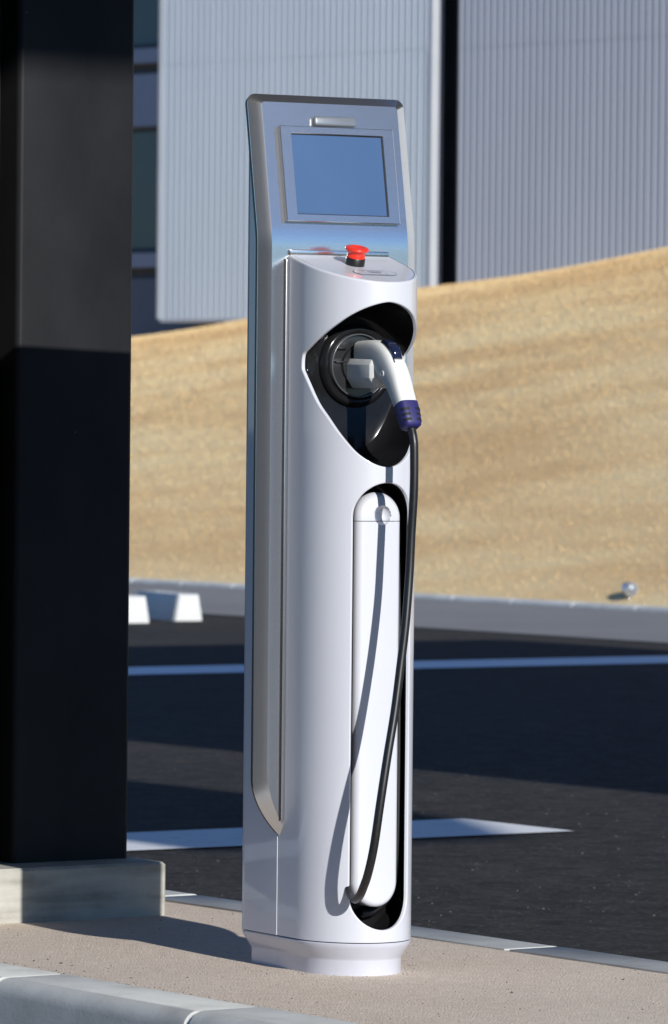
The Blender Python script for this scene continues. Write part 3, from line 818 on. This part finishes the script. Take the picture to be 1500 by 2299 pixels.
for sg in (-1, 1):
    rbox('side_trim', (0.0062, 0.0045, 0.985), 0.001, Matrix.Translation(L(sg * 0.1083, 0.0024, 0.7545)), M['silver'], CH)
    rbox('side_gasket', (0.0016, 0.0022, 0.985), 0.0004, Matrix.Translation(L(sg * 0.1124, 0.0006, 0.7545)), M['dark'], CH)

# rear housing, seam and base
def plan(off, rear=0.168, rc=0.030, hwid=A_):
    P = []
    for i in range(49):
        th = -pi / 2 + pi * i / 48; nu, nv = sin(th) / A_, cos(th) / B_; l_ = sqrt(nu * nu + nv * nv)
        P.append((hwid / A_ * A_ * sin(th) - nu / l_ * off, VC + B_ * cos(th) - nv / l_ * off))
    P.append((hwid - off, -0.05))
    for s0, a0 in ((1, 0), (-1, 90)):
        for i in range(9):
            a_ = radians(a0 + 90 * i / 8)
            P.append((s0 * (hwid - rc) + (rc - off) * cos(a_), -(rear - rc) - (rc - off) * sin(a_)))
    P.append((-(hwid - off), -0.05))
    return P
def plan_ring(off, z): return [L(u, v_, z) for u, v_ in plan(off)]
V, Fs = loft([plan_ring(0.0165, -0.002), plan_ring(0.0165, 0.0255), plan_ring(0.0155, 0.0285), plan_ring(0.0135, 0.0315), plan_ring(0.003, 0.0485), plan_ring(0.0008, 0.0525), plan_ring(0.0, 0.0560), plan_ring(0.0012, 0.0576), plan_ring(0.004, 0.0578)], True, True, True)
bs = mesh('base', V, Fs, M['base_white'], CH, smooth=True); auto_smooth(bs, 40)
V, Fs = loft([plan_ring(0.0035, 0.057), plan_ring(0.0035, 0.062)]); mesh('base_seam', V, Fs, M['dark'], bs)
def rear_loop(z, ins=0.0, vf=-0.0185, hw=0.1056, rear=0.168, rc=0.03):
    P = [(-hw + ins, vf - ins)]
    for s0, a0 in ((-1, 180), (1, 270)):
        for i in range(10):
            a_ = radians(a0 + 90 * i / 9); P.append((s0 * (hw - rc) + (rc - ins) * cos(a_), -(rear - rc) + (rc - ins) * sin(a_)))
    P.append((hw - ins, vf - ins)); return [L(u, v_, z) for u, v_ in P]
vfz = lambda z_: -0.0185 - max(0.0, z_ - 1.22) * 0.24
V, Fs = loft([rear_loop(z_, i_, vfz(z_)) for z_, i_ in ((Z_SEAM, 0), (0.10, 0), (1.22, 0), (1.427, 0), (1.4272, .001), (1.428, .001), (1.4282, 0), (1.438, 0), (1.446, .004), (1.449, .012))], True, True, True)
rb = mesh('rear_housing', V, Fs, M['white'], CH, smooth=True); auto_smooth(rb, 40)
box('inner_frame', (-0.099, 0.0225, 0.22), (0.099, 0.03, 1.22), M['dark'], CH)

# emergency stop button on the sloping cap
SLA = math.atan(0.277)
CB = Matrix(((1, 0, 0, 0), (0, cos(SLA), -sin(SLA), 0), (0, sin(SLA), cos(SLA), 0), (0, 0, 0, 1)))   # cap normal leans to the front
def cap_m(u, v_): return Matrix.Translation(L(u, v_, z_cap(v_))) @ CB
def lathe_m(prof, mt, seg=48, wob=0.0):
    loops = []
    for r_, h_ in prof:
        loops.append([tuple(mt @ Vector((r_ * cos(2 * pi * i / seg), r_ * sin(2 * pi * i / seg), h_))) for i in range(seg)])
    return loops
mb = cap_m(-0.006, 0.062)
V, Fs = loft(lathe_m([(0.0172, -0.002), (0.0172, 0.012), (0.0165, 0.013)], mb), True, True, True)
eb = mesh('stop_button_collar', V, Fs, M['button_black'], CH, True); auto_smooth(eb, 40)
V, Fs = loft(lathe_m([(0.0150, 0.0115), (0.0160, 0.012), (0.0160, 0.0185), (0.0152, 0.0200), (0.0155, 0.0215), (0.0185, 0.0245), (0.0207, 0.0262), (0.0213, 0.0280), (0.0207, 0.0300), (0.0180, 0.0318), (0.0125, 0.0326), (0.0105, 0.0322), (0.0095, 0.0305), (0.0060, 0.0296), (0.0, 0.0294)], mb), True, True, False)
sb = mesh('stop_button', V, Fs, M['red'], eb, True); auto_smooth(sb, 50)
# print on the cap: oval outline with a framed note, too small to read
def strip(path, w_, mt, name, parent, mat, closed=True):
    n_ = len(path); loops = [[], []]
    for i in range(n_):
        a, c_ = Vector(path[i - 1 if (closed or i) else i]), Vector(path[(i + 1) % n_ if closed or i + 1 < n_ else i]); t_ = (c_ - a).normalized(); nn2 = Vector((-t_.y, t_.x))
        p = Vector(path[i]); loops[0].append(tuple(mt @ Vector((*(p + nn2 * w_ / 2), 0)))); loops[1].append(tuple(mt @ Vector((*(p - nn2 * w_ / 2), 0))))
    V, Fs = loft(loops, closed); return mesh(name, V, Fs, mat, parent, fix=False)
ml = cap_m(0.004, 0.116) @ Matrix.Translation((0, 0, 0.0004))
stp = [(0.026 * (1 if cos(a_) > 0 else -1) + 0.015 * cos(a_), 0.016 * sin(a_)) for a_ in np.linspace(0, 2 * pi, 48, endpoint=False)]
lo_ = mesh('cap_label', [tuple(ml @ Vector((x * 1.03, y * 1.05, -0.0002))) for x, y in stp], [tuple(range(48))], M['white'], CH)
strip(stp, 0.0008, ml, 'label_outline', lo_, M['ink'])
strip([(-0.021, -0.012), (0.021, -0.012), (0.021, 0.012), (-0.021, 0.012)], 0.0009, ml, 'label_frame', lo_, M['ink'])
for yy, x0, x1 in ((0.005, -0.012, 0.012), (0.0, -0.014, 0.013), (-0.004, -0.009, 0.010)):
    x = x0
    while x < x1:
        w_ = random.uniform(0.0012, 0.0028)
        mesh('label_print', [tuple(ml @ Vector(q_)) for q_ in ((x, yy, 0.0002), (x + w_, yy, 0.0002), (x + w_, yy + 0.0022, 0.0002), (x, yy + 0.0022, 0.0002))], [(0, 1, 2, 3)], M['ink'], lo_, fix=False)
        x += w_ + 0.0008

# small blue pencil mark on the base
M['pen'] = plain('blue_pencil', (0.16, 0.24, 0.62), 0.7)
loops = [[], []]
for i in range(13):
    a_ = radians(115 + 130 * i / 12)
    for q_, r_ in enumerate((0.0042, 0.0050)): loops[q_].append(L(-0.08815, -0.039 + r_ * 0.8 * cos(a_), 0.0130 + r_ * sin(a_)))
V, Fs = loft(loops, False); mesh('pencil_mark', V, Fs, M['pen'], bs, fix=False)
# ================================================================== CHARGING CONNECTOR
PL = empty('charging_connector', (0, 0, 0), CA)
tag(PL, 'white gun-shaped charging plug with navy sleeve and black cable, plugged into the charging post', 'charging plug')
def section(vc_, zc_, tv, tz, hu, hn, ex=3.2, seg=28, ucut=1.0):
    l_ = math.hypot(tv, tz); tv, tz = tv / l_, tz / l_; nv, nz = -tz, tv                  # normal in the vertical plane
    out = []
    for i in range(seg):
        a_ = 2 * pi * i / seg; c_, s_ = cos(a_), sin(a_)
        x = math.copysign(abs(c_) ** (2 / ex), c_) * hu; y = math.copysign(abs(s_) ** (2 / ex), s_) * hn
        out.append(L(x, vc_ + nv * y, zc_ + nz * y))
    return out
ctl = [(0.084, 1.0785, 0.0185, 0.0255), (0.105, 1.0790, 0.0192, 0.0260), (0.135, 1.0785, 0.0196, 0.0265), (0.158, 1.0730, 0.0198, 0.0272), (0.177, 1.0620, 0.0198, 0.0268),
       (0.194, 1.0470, 0.0196, 0.0240), (0.2085, 1.0300, 0.0192, 0.0210), (0.2205, 1.0120, 0.0187, 0.0182), (0.2310, 0.9955, 0.0182, 0.0165), (0.2385, 0.9820, 0.0180, 0.0158)]
cc = catmull(ctl, 4); loops = []
for i, q_ in enumerate(cc):
    a, b_ = cc[max(i - 1, 0)], cc[min(i + 1, len(cc) - 1)]
    loops.append(section(q_[0], q_[1], b_[0] - a[0], b_[1] - a[1], q_[2], q_[3], 3.6))
V, Fs = loft(loops, True, True, True); hdl = mesh('handle', V, Fs, M['plug_white'], PL, True); auto_smooth(hdl, 50)
# octagonal connector head below the handle
def octo(v_, hu, hz, ch, zc_=1.0475): 
    return [L(x, v_, zc_ + z_) for x, z_ in ((-hu, -hz + ch * 1.5), (-hu + ch, -hz), (hu - ch, -hz), (hu, -hz + ch * 1.5), (hu, hz - ch), (hu - ch * .6, hz), (-hu + ch * .6, hz), (-hu, hz - ch))]
V, Fs = loft([octo(0.070, 0.0250, 0.0262, 0.0115), octo(0.150, 0.0250, 0.0262, 0.0115), octo(0.1605, 0.0150, 0.019, 0.008)], True, True, True)
hd_ = mesh('connector_head', V, Fs, M['plug_white'], PL)
bm = bmesh.new(); bm.from_mesh(hd_.data); bmesh.ops.bevel(bm, geom=list(bm.edges), offset=0.0014, segments=2, affect='EDGES', profile=0.5); bm.to_mesh(hd_.data); bm.free()
hd_.data.polygons.foreach_set('use_smooth', [True] * len(hd_.data.polygons)); auto_smooth(hd_, 30)
V, Fs = loft(lathe_v([(0.0235, 0.0665), (0.0235, 0.0715)], 32, 1.055), True, True, True); mesh('nose_collar', V, Fs, M['rim_black'], PL, True)
# release latch on top of the bend
lat = [(0.160, 1.1010, 0.0085, 0.004), (0.172, 1.0985, 0.0095, 0.0065), (0.186, 1.0915, 0.0098, 0.0075), (0.198, 1.0815, 0.0095, 0.0065), (0.2055, 1.0715, 0.0085, 0.004)]
cc = catmull(lat, 5); loops = []
for i, q_ in enumerate(cc):
    a, b_ = cc[max(i - 1, 0)], cc[min(i + 1, len(cc) - 1)]
    rib = 0.0012 * (0.5 + 0.5 * cos(i * 2 * pi / 4)) if 4 < i < 17 else 0
    loops.append(section(q_[0], q_[1], b_[0] - a[0], b_[1] - a[1], q_[2], q_[3] + rib, 3.0, 20))
V, Fs = loft(loops, True, True, True); mesh('release_latch', V, Fs, M['latch'], PL, True); auto_smooth(bpy.data.objects['release_latch'], 25)
rbox('latch_pin', (0.003, 0.010, 0.020), 0.001, Matrix.Translation(L(-0.0085, 0.2005, 1.0715)) @ Matrix.Rotation(radians(-30), 4, 'X'), M['chrome'], PL)
V, Fs = loft([[(-0.0188 - dx, -(0.1865 + r_ * cos(i * pi / 8)), 1.0465 + r_ * sin(i * pi / 8)) for i in range(16)] for r_, dx in ((0.0050, -0.002), (0.0050, 0.0022), (0.0036, 0.0022), (0.0034, -0.001))], True, False, True)
mesh('screw_boss', V, Fs, M['plug_white'], PL, True)
# navy sleeve with slits
slv = [(0.2335, 0.9935, 0.0192, 0.0172), (0.2400, 0.9810, 0.0196, 0.0176), (0.2455, 0.9700, 0.0190, 0.0170), (0.2500, 0.9610, 0.0182, 0.0160), (0.2530, 0.9550, 0.0165, 0.0145), (0.2545, 0.9520, 0.0120, 0.0110)]
loops = []
for i, q_ in enumerate(slv):
    a, b_ = slv[max(i - 1, 0)], slv[min(i + 1, len(slv) - 1)]
    loops.append(section(q_[0], q_[1], b_[0] - a[0], b_[1] - a[1], q_[2], q_[3], 3.4))
V, Fs = loft(loops, True, True, True); sl = mesh('cable_sleeve', V, Fs, M['navy'], PL, True); auto_smooth(sl, 50)
for j in range(3):
    t_ = (j + 0.55) / 3.0; vc_ = 0.2385 + 0.0130 * t_; z_ = 0.9840 - 0.0260 * t_; hu = 0.0197 - 0.0022 * t_; hn = 0.0177 - 0.0022 * t_
    for a0, a1 in ((-68, -7), (7, 68), (112, 173), (187, 248)):    # arcs seen from above: 0 = front
        loops = [[], [], [], []]
        for i in range(11):
            a_ = radians(a0 + (a1 - a0) * i / 10); su, sn = sin(a_), cos(a_)
            x = math.copysign(abs(su) ** (2 / 3.4), su); y = math.copysign(abs(sn) ** (2 / 3.4), sn)
            for q_, (rad_, dz_) in enumerate(((1.035, 0.0021), (1.035, -0.0021), (0.90, -0.0021), (0.90, 0.0021))):
                loops[q_].append(L(x * hu * rad_, vc_ + y * hn * rad_ * 0.89 + dz_ * -0.5, z_ + dz_ + y * hn * rad_ * 0.45))
        V, Fs = loft([list(r_) for r_ in zip(*loops)], True, True, True); mesh('slit', V, Fs, M['dark'], sl)
# cable: hangs from the sleeve, swings left, hooks round the holder inside the slot
path = [(0.0, 0.2545, 0.952), (0.0, 0.2610, 0.935), (0.0, 0.2640, 0.9154), (-0.001, 0.2660, 0.8465), (-0.004, 0.2640, 0.7698), (-0.008, 0.2655, 0.70), (-0.018, 0.2715, 0.6171), (-0.030, 0.2755, 0.5409),
        (-0.044, 0.2815, 0.465), (-0.061, 0.2875, 0.3895), (-0.075, 0.2900, 0.3137), (-0.083, 0.2830, 0.2373), (-0.083, 0.2640, 0.1899), (-0.080, 0.2430, 0.1640), (-0.075, 0.2220, 0.1480), (-0.068, 0.1945, 0.1386),
        (-0.060, 0.1640, 0.1440), (-0.0545, 0.1360, 0.1640), (-0.0535, 0.1200, 0.200), (-0.0540, 0.1140, 0.28), (-0.0545, 0.1120, 0.50), (-0.0540, 0.1080, 0.72), (-0.0500, 0.1030, 0.800), (-0.036, 0.0990, 0.838),
        (0.0, 0.0975, 0.858), (0.036, 0.1000, 0.838), (0.0525, 0.1080, 0.795), (0.0550, 0.1180, 0.70), (0.0550, 0.1240, 0.50), (0.0550, 0.1240, 0.26), (0.0520, 0.1200, 0.175), (0.0420, 0.1100, 0.130), (0.024, 0.1000, 0.108), (0.0, 0.0950, 0.102)]
V, Fs = tube([L(*p) for p in catmull(path, 8)], 0.0075, 16)
mesh('cable', V, Fs, M['cable'], PL, True)
